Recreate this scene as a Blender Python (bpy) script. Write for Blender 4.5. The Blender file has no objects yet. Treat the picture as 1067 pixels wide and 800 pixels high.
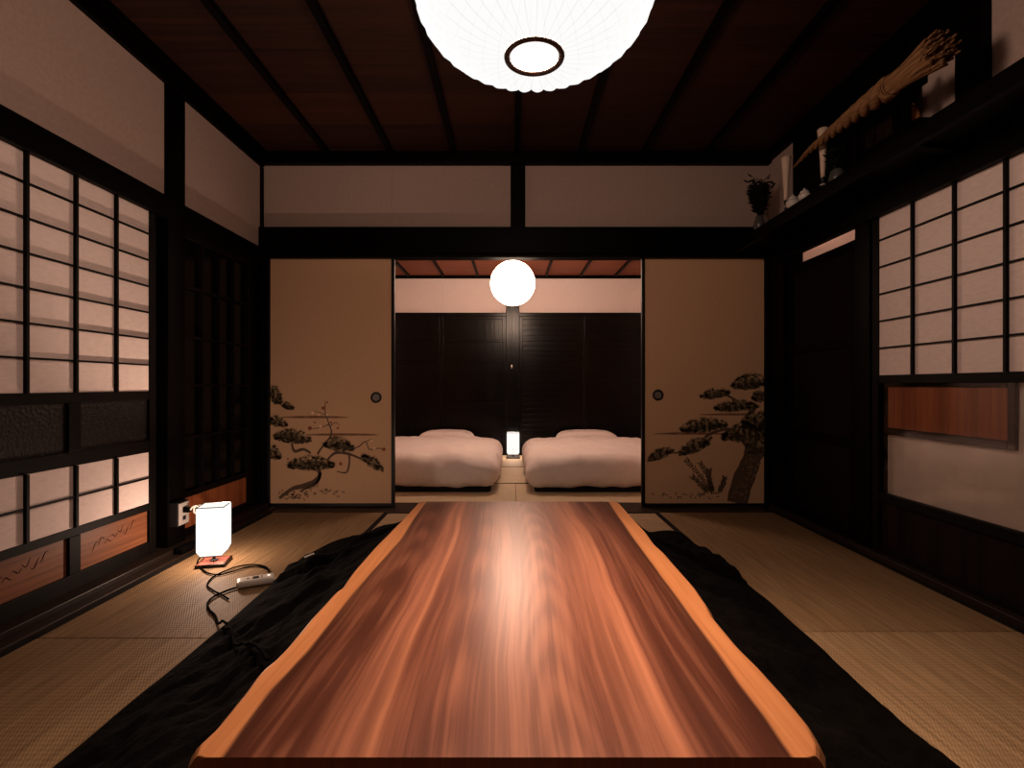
import bpy, math, random
from mathutils import Vector, Matrix, noise
R = math.radians
PI = math.pi
rnd = random.Random(7)
S = bpy.context.scene
COL = S.collection

# ------------------------------------------------------------------ mesh builder
class MB:
    def __init__(s):
        s.v = []; s.f = []; s.m = []
    def add(s, vs, fs, mi=0):
        o = len(s.v); s.v += [tuple(p) for p in vs]
        s.f += [tuple(i + o for i in f) for f in fs]; s.m += [mi] * len(fs); return s
    def box(s, x0, x1, y0, y1, z0, z1, mi=0, M=None):
        vs = [Vector((x, y, z)) for z in (z0, z1) for y in (y0, y1) for x in (x0, x1)]
        if M: vs = [M @ p for p in vs]
        return s.add(vs, [(0,2,3,1),(4,5,7,6),(0,1,5,4),(2,6,7,3),(0,4,6,2),(1,3,7,5)], mi)
    def lathe(s, prof, c=(0,0,0), n=24, mi=0, M=None, cap=True):
        vs = []; fs = []
        for r, z in prof:
            for k in range(n):
                a = 2*PI*k/n
                vs.append(Vector((c[0]+r*math.cos(a), c[1]+r*math.sin(a), c[2]+z)))
        if M: vs = [M @ p for p in vs]
        for i in range(len(prof)-1):
            for k in range(n):
                k2 = (k+1) % n
                fs.append((i*n+k, i*n+k2, (i+1)*n+k2, (i+1)*n+k))
        if cap:
            fs.append(tuple(range(n-1, -1, -1)))
            fs.append(tuple((len(prof)-1)*n+k for k in range(n)))
        return s.add(vs, fs, mi)
    def tube(s, pts, r, n=8, mi=0, cap=True):
        pts = [Vector(p) for p in pts]
        rs = r if isinstance(r, (list, tuple)) else [r]*len(pts)
        vs = []; fs = []; up = None
        for i, p in enumerate(pts):
            t = (pts[min(i+1, len(pts)-1)] - pts[max(i-1, 0)]).normalized()
            if up is None:
                up = Vector((0,0,1)) if abs(t.z) < .9 else Vector((1,0,0))
            a = t.cross(up).normalized(); b = a.cross(t).normalized(); up = b
            for k in range(n):
                q = 2*PI*k/n
                vs.append(p + (a*math.cos(q) + b*math.sin(q))*rs[i])
        for i in range(len(pts)-1):
            for k in range(n):
                k2 = (k+1) % n
                fs.append((i*n+k, i*n+k2, (i+1)*n+k2, (i+1)*n+k))
        if cap:
            fs.append(tuple(range(n-1, -1, -1))); fs.append(tuple((len(pts)-1)*n+k for k in range(n)))
        return s.add(vs, fs, mi)
    def poly(s, pts, mi=0):
        return s.add(pts, [tuple(range(len(pts)))], mi)
    def prism(s, pts, h, mi=0):      # pts ccw list of Vectors, extruded by vector h
        n = len(pts); h = Vector(h); pts = [Vector(p) for p in pts]
        fs = [tuple(range(n-1,-1,-1)), tuple(range(n, 2*n))] + [(i, (i+1)%n, n+(i+1)%n, n+i) for i in range(n)]
        return s.add(pts + [p+h for p in pts], fs, mi)

def smooth_path(pts, k=6):
    pts = [Vector(p) for p in pts]; out = []
    for i in range(len(pts)-1):
        p0 = pts[max(i-1,0)]; p1 = pts[i]; p2 = pts[i+1]; p3 = pts[min(i+2,len(pts)-1)]
        for j in range(k):
            t = j/k
            out.append(.5*((2*p1)+(p2-p0)*t+(2*p0-5*p1+4*p2-p3)*t*t+(3*p1-p0-3*p2+p3)*t**3))
    out.append(pts[-1]); return out

def rounded_box(sx, sy, sz, r, nx, ny, nz, amp=0.0, freq=4.0, seed=0, zb=0.0, bulge=0.0):
    """box of size sx,sy,sz sitting on z=zb, all edges rounded by r, noise wrinkles"""
    vs = {}; V = []; F = []
    def vid(i, j, k):
        key = (i, j, k)
        if key not in vs:
            p = Vector((sx*(i/nx-.5), sy*(j/ny-.5), sz*(k/nz-.5)))
            q = Vector((max(-sx/2+r, min(sx/2-r, p.x)), max(-sy/2+r, min(sy/2-r, p.y)), max(-sz/2+min(r,sz/2), min(sz/2-min(r,sz/2), p.z))))
            d = p-q
            rz = min(r, sz/2)
            if d.length > 1e-6:
                n = d.normalized(); p = q + Vector((n.x*r, n.y*r, n.z*rz))
            else:
                n = Vector((0,0,1)) if k == nz else Vector((0,0,-1))
            if amp:
                w = noise.noise(Vector((p.x*freq+seed*7.1, p.y*freq, p.z*freq*1.7)))*amp
                w += noise.noise(Vector((p.x*freq*3.1+seed*3.3, p.y*freq*1.3, p.z*freq*3)))*amp*.45
                p = p + n*w
            vs[key] = len(V); V.append(p + Vector((0,0,zb+sz/2)))
        return vs[key]
    for i in range(nx):
        for j in range(ny):
            F.append((vid(i,j,nz),vid(i+1,j,nz),vid(i+1,j+1,nz),vid(i,j+1,nz)))
            F.append((vid(i,j,0),vid(i,j+1,0),vid(i+1,j+1,0),vid(i+1,j,0)))
    for i in range(nx):
        for k in range(nz):
            F.append((vid(i,0,k),vid(i+1,0,k),vid(i+1,0,k+1),vid(i,0,k+1)))
            F.append((vid(i,ny,k),vid(i,ny,k+1),vid(i+1,ny,k+1),vid(i+1,ny,k)))
    for j in range(ny):
        for k in range(nz):
            F.append((vid(0,j,k),vid(0,j,k+1),vid(0,j+1,k+1),vid(0,j+1,k)))
            F.append((vid(nx,j,k),vid(nx,j+1,k),vid(nx,j+1,k+1),vid(nx,j,k+1)))
    return MB().add(V, F)

def tag(o, label=None, cat=None, group=None, kind=None):
    if label: o['label'] = label
    if cat: o['category'] = cat
    if group: o['group'] = group
    if kind: o['kind'] = kind
    return o

def obj(name, mb, mat, parent=None, label=None, cat=None, group=None, kind=None, bevel=0, smooth=False, sub=0):
    me = bpy.data.meshes.new(name)
    me.from_pydata(mb.v, [], mb.f); me.update()
    for m in (mat if isinstance(mat, (list, tuple)) else [mat]): me.materials.append(m)
    if any(mb.m): me.polygons.foreach_set('material_index', mb.m)
    if smooth: me.polygons.foreach_set('use_smooth', [True]*len(me.polygons))
    o = bpy.data.objects.new(name, me); COL.objects.link(o)
    if parent: o.parent = parent
    if bevel:
        b = o.modifiers.new('bevel', 'BEVEL'); b.width = bevel; b.segments = 2; b.limit_method = 'ANGLE'
    if sub:
        b = o.modifiers.new('sub', 'SUBSURF'); b.levels = sub; b.render_levels = sub
    return tag(o, label, cat, group, kind)

def thing(name, label, cat, loc=(0,0,0), rz=0, group=None, kind=None):
    o = bpy.data.objects.new(name, None); COL.objects.link(o)
    o.empty_display_size = .1
    o.location = loc; o.rotation_euler = (0,0,rz)
    return tag(o, label, cat, group, kind)

def dup(root, loc, rz, label, group=None):
    r = root.copy(); COL.objects.link(r); r.location = loc; r.rotation_euler = (0,0,rz); r['label'] = label
    if group: r['group'] = group
    for ch in list(root.children):
        c = ch.copy(); COL.objects.link(c); c.parent = r
        for g in list(ch.children):
            d = g.copy(); COL.objects.link(d); d.parent = c
    return r

# ------------------------------------------------------------------ materials
def newmat(name):
    m = bpy.data.materials.new(name); m.use_nodes = True
    nt = m.node_tree; nt.nodes.clear()
    return m, nt
def nd(nt, t, **kw):
    n = nt.nodes.new(t)
    for k, v in kw.items():
        if k.startswith('i_'):
            key = k[2:]; key = int(key) if key.isdigit() else key.replace('_', ' ')
            n.inputs[key].default_value = v
        else: setattr(n, k, v)
    return n
def L(nt, a, b): nt.links.new(a, b)
def c4(c): return (c[0], c[1], c[2], 1)
def ramp(nt, fac, stops, interp='LINEAR'):
    r = nd(nt, 'ShaderNodeValToRGB'); r.color_ramp.interpolation = interp
    el = r.color_ramp.elements
    while len(el) < len(stops): el.new(.5)
    for e, (p, c) in zip(el, stops):
        e.position = p; e.color = c4(c) if len(c) == 3 else c
    if fac is not None: L(nt, fac, r.inputs[0])
    return r
def coords(nt, scale=(1,1,1), rot=(0,0,0), use='Object'):
    tc = nd(nt, 'ShaderNodeTexCoord'); mp = nd(nt, 'ShaderNodeMapping')
    mp.inputs['Scale'].default_value = scale; mp.inputs['Rotation'].default_value = rot
    L(nt, tc.outputs[use], mp.inputs[0]); return mp.outputs[0]
def finish(nt, bs):
    o = nd(nt, 'ShaderNodeOutputMaterial'); L(nt, bs.outputs[0], o.inputs[0])
def principled(nt, rough=.5, spec=.3, col=None):
    b = nd(nt, 'ShaderNodeBsdfPrincipled')
    b.inputs['Roughness'].default_value = rough; b.inputs['Specular IOR Level'].default_value = spec
    if col: b.inputs['Base Color'].default_value = c4(col)
    return b
def bump(nt, h, b, strength=.2, dist=.002):
    n = nd(nt, 'ShaderNodeBump'); n.inputs['Strength'].default_value = strength; n.inputs['Distance'].default_value = dist
    L(nt, h, n.inputs['Height']); L(nt, n.outputs[0], b.inputs['Normal'])

def mat_noise(name, c1, c2, scale=(8,8,8), detail=4, rough=.8, spec=.15, bstr=.15, bdist=.002):
    m, nt = newmat(name); v = coords(nt, scale)
    n = nd(nt, 'ShaderNodeTexNoise', i_Scale=1.0, i_Detail=detail, i_Roughness=.6); L(nt, v, n.inputs['Vector'])
    r = ramp(nt, n.outputs[0], [(.3, c1), (.7, c2)])
    b = principled(nt, rough, spec); L(nt, r.outputs[0], b.inputs['Base Color'])
    if bstr: bump(nt, n.outputs[0], b, bstr, bdist)
    finish(nt, b); return m

def mat_wood(name, c1, c2, axis='z', rough=.5, spec=.25, fine=60, bstr=.25, coat=0.0):
    m, nt = newmat(name)
    sc = {'x': (1.2, fine, fine), 'y': (fine, 1.2, fine), 'z': (fine, fine, 1.2)}[axis]
    v = coords(nt, sc)
    n = nd(nt, 'ShaderNodeTexNoise', i_Scale=1.0, i_Detail=5.0, i_Roughness=.6, i_Distortion=.6); L(nt, v, n.inputs['Vector'])
    sc2 = tuple(x*.13 if x > 2 else .5 for x in sc)
    v2 = coords(nt, sc2)
    n2 = nd(nt, 'ShaderNodeTexNoise', i_Scale=1.0, i_Detail=2.0); L(nt, v2, n2.inputs['Vector'])
    mx = nd(nt, 'ShaderNodeMath', operation='ADD'); L(nt, n.outputs[0], mx.inputs[0]); L(nt, n2.outputs[0], mx.inputs[1])
    r = ramp(nt, mx.outputs[0], [(.0, c1), (.42, c1), (.62, c2), (1, c2)])
    mx.inputs[1].default_value = 0
    sub = nd(nt, 'ShaderNodeMath', operation='MULTIPLY', i_1=.5); L(nt, mx.outputs[0], sub.inputs[0]); L(nt, sub.outputs[0], r.inputs[0])
    b = principled(nt, rough, spec); L(nt, r.outputs[0], b.inputs['Base Color'])
    if coat: b.inputs['Coat Weight'].default_value = coat; b.inputs['Coat Roughness'].default_value = .25
    if bstr: bump(nt, n.outputs[0], b, bstr, .001)
    finish(nt, b); return m

def mat_plain(name, col, rough=.5, spec=.3, metal=0.0):
    m, nt = newmat(name); b = principled(nt, rough, spec, col); b.inputs['Metallic'].default_value = metal
    v = coords(nt, (40,40,40)); n = nd(nt, 'ShaderNodeTexNoise', i_Scale=1.0, i_Detail=3.0); L(nt, v, n.inputs['Vector'])
    bump(nt, n.outputs[0], b, .08, .001); finish(nt, b); return m

WARM = (1.0, .68, .50)
def mat_glow(name, cam, strength, trans=0.0, color=None, ribs=0, dark=.9):
    """a shade that glows: emission (the lit paper) mixed with some see-through for the bulb's light"""
    m, nt = newmat(name)
    e = nd(nt, 'ShaderNodeEmission'); e.inputs['Color'].default_value = c4(cam); e.inputs['Strength'].default_value = strength
    if ribs:
        tc = nd(nt, 'ShaderNodeTexCoord'); sp = nd(nt, 'ShaderNodeSeparateXYZ'); L(nt, tc.outputs['Object'], sp.inputs[0])
        at = nd(nt, 'ShaderNodeMath', operation='ARCTAN2'); L(nt, sp.outputs[1], at.inputs[0]); L(nt, sp.outputs[0], at.inputs[1])
        mu = nd(nt, 'ShaderNodeMath', operation='MULTIPLY', i_1=ribs/2.0); L(nt, at.outputs[0], mu.inputs[0])
        sn = nd(nt, 'ShaderNodeMath', operation='SINE'); L(nt, mu.outputs[0], sn.inputs[0])
        ab = nd(nt, 'ShaderNodeMath', operation='ABSOLUTE'); L(nt, sn.outputs[0], ab.inputs[0])
        rr = ramp(nt, ab.outputs[0], [(0, tuple(x*dark for x in cam)), (.16, cam)])
        L(nt, rr.outputs[0], e.inputs['Color'])
    if trans:
        t = nd(nt, 'ShaderNodeBsdfTransparent'); mx = nd(nt, 'ShaderNodeMixShader', i_0=trans)
        L(nt, e.outputs[0], mx.inputs[1]); L(nt, t.outputs[0], mx.inputs[2]); finish(nt, mx)
    else: finish(nt, e)
    return m

M = {}
M['plaster'] = mat_noise('plaster', (.40,.295,.255), (.46,.34,.295), (55,55,55), 6, .9, .1, .35, .002)
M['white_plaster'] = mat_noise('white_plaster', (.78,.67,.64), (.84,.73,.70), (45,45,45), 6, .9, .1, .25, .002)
M['dark_wood'] = mat_wood('dark_wood', (.0008,.0005,.0004), (.0022,.0013,.0010), 'z', .5, .05)
M['dark_wood_y'] = mat_wood('dark_wood_y', (.0008,.0005,.0004), (.0022,.0013,.0010), 'y', .5, .05)
M['dark_wood_x'] = mat_wood('dark_wood_x', (.0008,.0005,.0004), (.0022,.0013,.0010), 'x', .5, .05)
M['lattice'] = mat_wood('lattice', (.0014,.0008,.0006), (.0045,.0024,.0017), 'z', .6, .1)
M['sill'] = mat_wood('sill', (.012,.007,.005), (.032,.017,.011), 'y', .45, .2)
M['sill_x'] = mat_wood('sill_x', (.010,.006,.004), (.022,.012,.008), 'x', .45, .2)
M['red_wood'] = mat_wood('red_wood', (.13,.043,.018), (.26,.095,.04), 'y', .5, .2, 45)
M['red_wood_v'] = mat_wood('red_wood_v', (.24,.065,.022), (.42,.13,.048), 'z', .45, .2, 70)
M['brown_wood_v'] = mat_wood('brown_wood_v', (.006,.0027,.0016), (.016,.0068,.0036), 'z', .6, .08, 70)
M['carve'] = mat_plain('carving_groove', (.035,.012,.006), .7, .1)
M['lacquer_v'] = mat_wood('lacquer_v', (.0010,.0008,.0008), (.0035,.0024,.0020), 'z', .22, .16, 40, 1.0)
M['lacquer_x'] = mat_wood('lacquer_x', (.0010,.0008,.0008), (.0035,.0024,.0020), 'x', .22, .16, 40, 1.0)
M['paper'] = mat_noise('shoji_paper', (.71,.585,.55), (.81,.675,.635), (26,26,90), 5, .9, .1, .1, .001)
M['blind'] = mat_noise('blind_paper', (.62,.50,.44), (.74,.60,.53), (9,9,9), 5, .9, .1, .1, .001)
M['black'] = mat_plain('black_lacquer', (.006,.005,.005), .4, .3)
M['dull_black'] = mat_plain('dull_black', (.008,.007,.007), .75, .15)
M['fusuma'] = mat_noise('gold_paper', (.60,.365,.215), (.69,.43,.26), (60,60,160), 5, .75, .15, .15, .001)
M['white_plastic'] = mat_plain('white_plastic', (.72,.66,.60), .4, .4)
M['grey_metal'] = mat_plain('grey_metal', (.22,.21,.20), .35, .5, .6)
M['linen'] = mat_noise('linen', (.76,.67,.64), (.82,.73,.70), (30,30,30), 4, .95, .1, .1, .002)
M['quilt'] = mat_noise('quilt_cloth', (.0012,.0009,.0008), (.0030,.0022,.0019), (26,26,26), 5, .95, .04, .9, .012)
M['heri'] = mat_noise('border_cloth', (.006,.005,.005), (.012,.010,.009), (90,90,90), 3, .9, .1, .2, .001)
M['straw'] = mat_noise('straw', (.11,.055,.024), (.27,.14,.065), (40,14,160), 4, .9, .1, .5, .003)
M['ceramic'] = mat_plain('white_ceramic', (.55,.50,.46), .2, .5)
M['grey_ceramic'] = mat_plain('grey_ceramic', (.07,.065,.06), .3, .5)
M['wax'] = mat_plain('candle_wax', (.62,.47,.37), .5, .3)
M['leaf'] = mat_noise('dark_leaf', (.004,.006,.004), (.012,.016,.010), (30,30,30), 3, .6, .2, .2, .001)
M['terracotta'] = mat_noise('terracotta', (.30,.11,.04), (.45,.20,.09), (30,30,30), 3, .7, .2, .2, .001)
M['rubber'] = mat_plain('rubber', (.002,.0017,.0017), .9, .02)

# textured dark glass
m, nt = newmat('dark_glass'); v = coords(nt, (70,70,70))
vo = nd(nt, 'ShaderNodeTexVoronoi', i_Scale=1.0); L(nt, v, vo.inputs['Vector'])
b = principled(nt, .42, .25, (.008,.0065,.006)); bump(nt, vo.outputs['Distance'], b, .6, .004); finish(nt, b); M['dark_glass'] = m
# plain dark window glass
m, nt = newmat('night_glass'); b = principled(nt, .15, .10, (.003,.0026,.0022)); v = coords(nt, (6,6,6))
n = nd(nt, 'ShaderNodeTexNoise', i_Scale=1.0); L(nt, v, n.inputs['Vector']); bump(nt, n.outputs[0], b, .1, .002); finish(nt, b); M['night_glass'] = m
# clear glass with a haze of age
m, nt = newmat('clear_glass'); t = nd(nt, 'ShaderNodeBsdfTransparent'); g = nd(nt, 'ShaderNodeBsdfGlossy'); g.inputs['Roughness'].default_value = .08
t.inputs[0].default_value = (.93,.93,.92,1)
mx = nd(nt, 'ShaderNodeMixShader', i_0=.05); L(nt, t.outputs[0], mx.inputs[1]); L(nt, g.outputs[0], mx.inputs[2]); finish(nt, mx); M['clear_glass'] = m

# ceiling boards
def mat_boards(name, c1, c2, width):
    m, nt = newmat(name)
    v = coords(nt, (1.0, 38, 1)); n = nd(nt, 'ShaderNodeTexNoise', i_Scale=1.0, i_Detail=6.0, i_Roughness=.65, i_Distortion=.4); L(nt, v, n.inputs['Vector'])
    v2 = coords(nt, (1/3.0, 1/width, 1)); wn = nd(nt, 'ShaderNodeTexWhiteNoise', noise_dimensions='2D')
    fl = nd(nt, 'ShaderNodeVectorMath', operation='FLOOR'); L(nt, v2, fl.inputs[0]); L(nt, fl.outputs[0], wn.inputs[0])
    ad = nd(nt, 'ShaderNodeMath', operation='MULTIPLY_ADD', i_1=.2, i_2=-.1); L(nt, wn.outputs[0], ad.inputs[0])
    s2 = nd(nt, 'ShaderNodeMath', operation='ADD'); L(nt, n.outputs[0], s2.inputs[0]); L(nt, ad.outputs[0], s2.inputs[1])
    r = ramp(nt, s2.outputs[0], [(.25, c1), (.8, c2)])
    sp = nd(nt, 'ShaderNodeSeparateXYZ'); L(nt, v2, sp.inputs[0])
    fr = nd(nt, 'ShaderNodeMath', operation='FRACT'); L(nt, sp.outputs[1], fr.inputs[0])
    gp = ramp(nt, fr.outputs[0], [(0, (.25,.25,.25)), (.03, (1,1,1))])
    mul = nd(nt, 'ShaderNodeMix', data_type='RGBA', blend_type='MULTIPLY'); mul.inputs[0].default_value = 1
    L(nt, r.outputs[0], mul.inputs[6]); L(nt, gp.outputs[0], mul.inputs[7])
    b = principled(nt, .6, .15); L(nt, mul.outputs[2], b.inputs['Base Color']); bump(nt, n.outputs[0], b, .2, .001)
    finish(nt, b); return m
M['ceil_boards'] = mat_boards('ceiling_boards', (.013,.0042,.0026), (.045,.013,.0065), .36)
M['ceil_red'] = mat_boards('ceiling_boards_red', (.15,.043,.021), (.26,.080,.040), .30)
M['floor_boards'] = mat_boards('floor_boards', (.02,.012,.008), (.05,.03,.02), .12)

# tatami
def mat_tatami(name, c1, c2, across='x'):
    m, nt = newmat(name)
    tc = nd(nt, 'ShaderNodeTexCoord'); sp = nd(nt, 'ShaderNodeSeparateXYZ'); L(nt, tc.outputs['Object'], sp.inputs[0])
    a, bq = (0, 1) if across == 'x' else (1, 0)
    def sine(idx, freq, ph=0.0):
        mu = nd(nt, 'ShaderNodeMath', operation='MULTIPLY_ADD', i_1=freq*2*PI, i_2=ph); L(nt, sp.outputs[idx], mu.inputs[0])
        s_ = nd(nt, 'ShaderNodeMath', operation='SINE'); L(nt, mu.outputs[0], s_.inputs[0]); return s_.outputs[0]
    w1 = sine(a, 62.0); w2 = sine(bq, 110.0)
    pr = nd(nt, 'ShaderNodeMath', operation='MULTIPLY'); L(nt, w1, pr.inputs[0]); L(nt, w2, pr.inputs[1])
    sm = nd(nt, 'ShaderNodeMath', operation='MULTIPLY_ADD', i_1=.5); L(nt, w1, sm.inputs[0]); L(nt, pr.outputs[0], sm.inputs[2])
    v = coords(nt, (4, 90, 4) if across == 'x' else (90, 4, 4)); n = nd(nt, 'ShaderNodeTexNoise', i_Scale=1.0, i_Detail=4.0); L(nt, v, n.inputs['Vector'])
    ad = nd(nt, 'ShaderNodeMath', operation='MULTIPLY_ADD', i_1=.11); L(nt, sm.outputs[0], ad.inputs[0]); L(nt, n.outputs[0], ad.inputs[2])
    r = ramp(nt, ad.outputs[0], [(.3, c1), (.72, c2)])
    b = principled(nt, .6, .2); L(nt, r.outputs[0], b.inputs['Base Color']); bump(nt, sm.outputs[0], b, .5, .0012)
    finish(nt, b); return m
M['tatami'] = mat_tatami('tatami_rush', (.17,.10,.047), (.295,.19,.098), 'y')  # rush darkened to paint in the weaker light on left and far mats
M['tatami_lit'] = mat_tatami('tatami_lit_rush', (.20,.125,.062), (.36,.24,.13), 'y')  # same rush brightened, sheen and stronger light put into the colour
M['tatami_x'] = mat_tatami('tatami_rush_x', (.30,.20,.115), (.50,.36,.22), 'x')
M['tatami_bed'] = mat_tatami('tatami_pale', (.46,.36,.23), (.62,.50,.34), 'x')

# ------------------------------------------------------------------ camera: pixel helper
F = 530.0; H = .87; CX, CY = 533.5, 401.5
cam = bpy.data.cameras.new('camera'); cam.sensor_width = 36; cam.lens = F/1067*36
cam.shift_y = 1.5/1067; cam.clip_start = .02
co = bpy.data.objects.new('camera', cam); COL.objects.link(co); co.location = (0,0,H); co.rotation_euler = (R(90),0,0)
S.camera = co
def on_z(px, py, z):
    d = (H-z)*F/(py-CY); return Vector(((px-CX)*d/F, d, z))
def on_y(px, py, y): return Vector(((px-CX)*y/F, y, H-(py-CY)*y/F))

Y0 = -1.0       # near end of the room
ST = 'structure'
def st(name, mb, mat, parent=None, label=None, cat=None, **kw):
    return obj(name, mb, mat, parent, label, cat, kind=(None if parent else ST), **kw)

# ------------------------------------------------------------------ SHELL
st('floor', MB().box(-2.1, 2.3, Y0-.05, 6.55, -.12, -.056), M['floor_boards'], None, 'dark board floor under the straw mats', 'floor')
c = st('ceiling', MB().box(-2.1, 2.3, Y0-.05, 3.72, 2.53, 2.58), M['ceil_boards'], None, 'dark red-brown boarded ceiling over the table room', 'ceiling')
for k in range(-4, 5):
    x = .036+.447*k
    st('batten', MB().box(x-.018, x+.018, Y0, 3.66, 2.50, 2.531), M['dark_wood_y'], c)
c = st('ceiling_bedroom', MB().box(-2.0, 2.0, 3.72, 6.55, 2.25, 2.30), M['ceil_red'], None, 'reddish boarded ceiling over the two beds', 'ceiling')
for k in range(-4, 5):
    x = .0+.43*k
    st('batten', MB().box(x-.014, x+.014, 3.74, 6.40, 2.228, 2.251), M['dark_wood_y'], c)

# left wall
st('wall_left', MB().box(-1.98, -1.785, Y0, 3.62, 1.80, 2.53).box(-2.03, -1.98, Y0, 3.72, -.06, 2.53), M['plaster'], None, 'grey-beige plaster wall above the left paper screens', 'wall')
# back wall (over the sliding doors)
w = st('wall_back', MB().box(-1.79, 1.90, 3.655, 3.72, 1.95, 2.53), M['plaster'], None, 'grey-beige plaster band above the painted sliding doors', 'wall')
st('seam_strip', MB().box(-.8665, -.8605, 3.652, 3.656, 1.97, 2.46), M['plaster'], w)
st('seam_strip', MB().box(.960, .966, 3.652, 3.656, 1.97, 2.46), M['plaster'], w)
# right wall
st('wall_right', MB().box(1.84, 1.96, Y0, 3.66, 1.80, 2.53).box(2.06, 2.10, Y0, 2.62, -.06, 2.53), M['plaster'], None, 'grey-beige plaster wall above the household shelf', 'wall')
st('wall_corridor', MB().box(2.20, 2.25, 2.55, 4.4, -.06, 2.53).box(1.96, 2.25, 2.55, 2.60, -.06, 2.53).box(1.96, 2.25, 4.35, 4.40, -.06, 2.53).box(1.96,2.25,2.55,4.4,2.5,2.53), M['white_plaster'], None, 'pale lit wall glimpsed over the dark door on the right', 'wall')
st('wall_near', MB().box(-2.03, 2.10, Y0-.06, Y0, -.06, 2.53), M['plaster'], None, 'plaster wall at the near end of the room', 'wall')

n_trim = [0]
def trim(mb, mat, label, cat='beam', bevel=.004):
    n_trim[0] += 1
    return st('trim_%d' % n_trim[0], mb, mat, None, label, cat, bevel=bevel)
trim(MB().box(-1.98, -1.76, Y0, 3.60, 1.728, 1.84), M['dark_wood_y'], 'black lintel beam over the left paper screens')
trim(MB().box(-1.97, -1.765, 2.61, 2.75, -.055, 2.43), M['dark_wood'], 'black post in the left wall behind the glowing floor lamp', 'post')
trim(MB().box(-1.97, -1.782, 3.60, 3.72, -.055, 2.43).box(-1.79, -1.757, 3.60, 3.72, -.055, 1.78), M['dark_wood'], 'black corner post left of the plum-painted door', 'post')
trim(MB().box(-1.98, -1.76, Y0, 3.62, 2.42, 2.53), M['dark_wood_y'], 'black cornice along the top of the left plaster wall', 'cornice')
trim(MB().box(-1.80, 1.92, 3.58, 3.73, 1.80, 1.988), M['dark_wood_x'], 'heavy black beam across the room over the sliding doors')
trim(MB().box(-1.76, 1.85, 3.60, 3.70, 1.778, 1.80), M['dark_wood_x'], 'grooved door track under the heavy black back beam', 'door track')
trim(MB().box(-1.80, 1.90, 3.60, 3.66, 2.447, 2.53), M['dark_wood_x'], 'black cornice along the top of the back plaster band', 'cornice')
trim(MB().box(-.010, .095, 3.622, 3.70, 1.98, 2.45), M['dark_wood'], 'short black post dividing the back plaster band', 'post')
trim(MB().box(-1.76, 1.86, 3.49, 3.78, -.055, .0), M['sill_x'], 'black threshold under the painted sliding doors', 'threshold')
trim(MB().box(-1.95, -1.665, Y0, 3.60, -.055, .012).box(-1.95, -1.72, Y0, 3.60, .01, .036), M['sill'], 'worn dark wooden sill along the left wall', 'sill')
trim(MB().box(1.82, 2.02, Y0, 3.60, -.055, .03), M['sill'], 'dark wooden sill along the right wall', 'sill')
trim(MB().box(1.82, 1.866, Y0, 3.60, 1.718, 1.832), M['dark_wood_y'], 'black lintel beam under the household shelf')
trim(MB().box(1.845, 1.97, 2.625, 2.74, -.055, 1.72), M['dark_wood'], 'black post between the right paper screen and the dark door', 'post')
trim(MB().box(1.835, 1.97, 3.44, 3.72, -.055, 1.80), M['dark_wood'], 'black corner post right of the pine-painted door', 'post')
trim(MB().box(1.80, 1.96, 1.95, 2.07, 1.875, 2.50), M['dark_wood'], 'short black post above the shelf beside the straw rope', 'post')
trim(MB().box(1.80, 1.96, Y0, 3.60, 2.46, 2.53), M['dark_wood_y'], 'black cornice along the top of the right plaster wall', 'cornice')

# household shelf along the right wall
sh = thing('wall_shelf', 'long black household shelf high along the right wall', 'shelf', (1.70, 1.3, 1.83))
obj('shelf_board', MB().box(-.14, .14, -2.25, 2.28, .005, .043), M['dark_wood_y'], sh, bevel=.003)
obj('front_rail', MB().box(-.145, -.115, -2.25, 2.28, -.03, .006), M['dark_wood_y'], sh, bevel=.003)
for yy in (-1.5, -.4, .75, 1.9):
    obj('bracket', MB().prism([(-.11, yy-.02, 0), (.118, yy-.02, 0), (.118, yy-.02, -.028)], (0,.04,0)), M['dark_wood'], sh)

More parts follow.
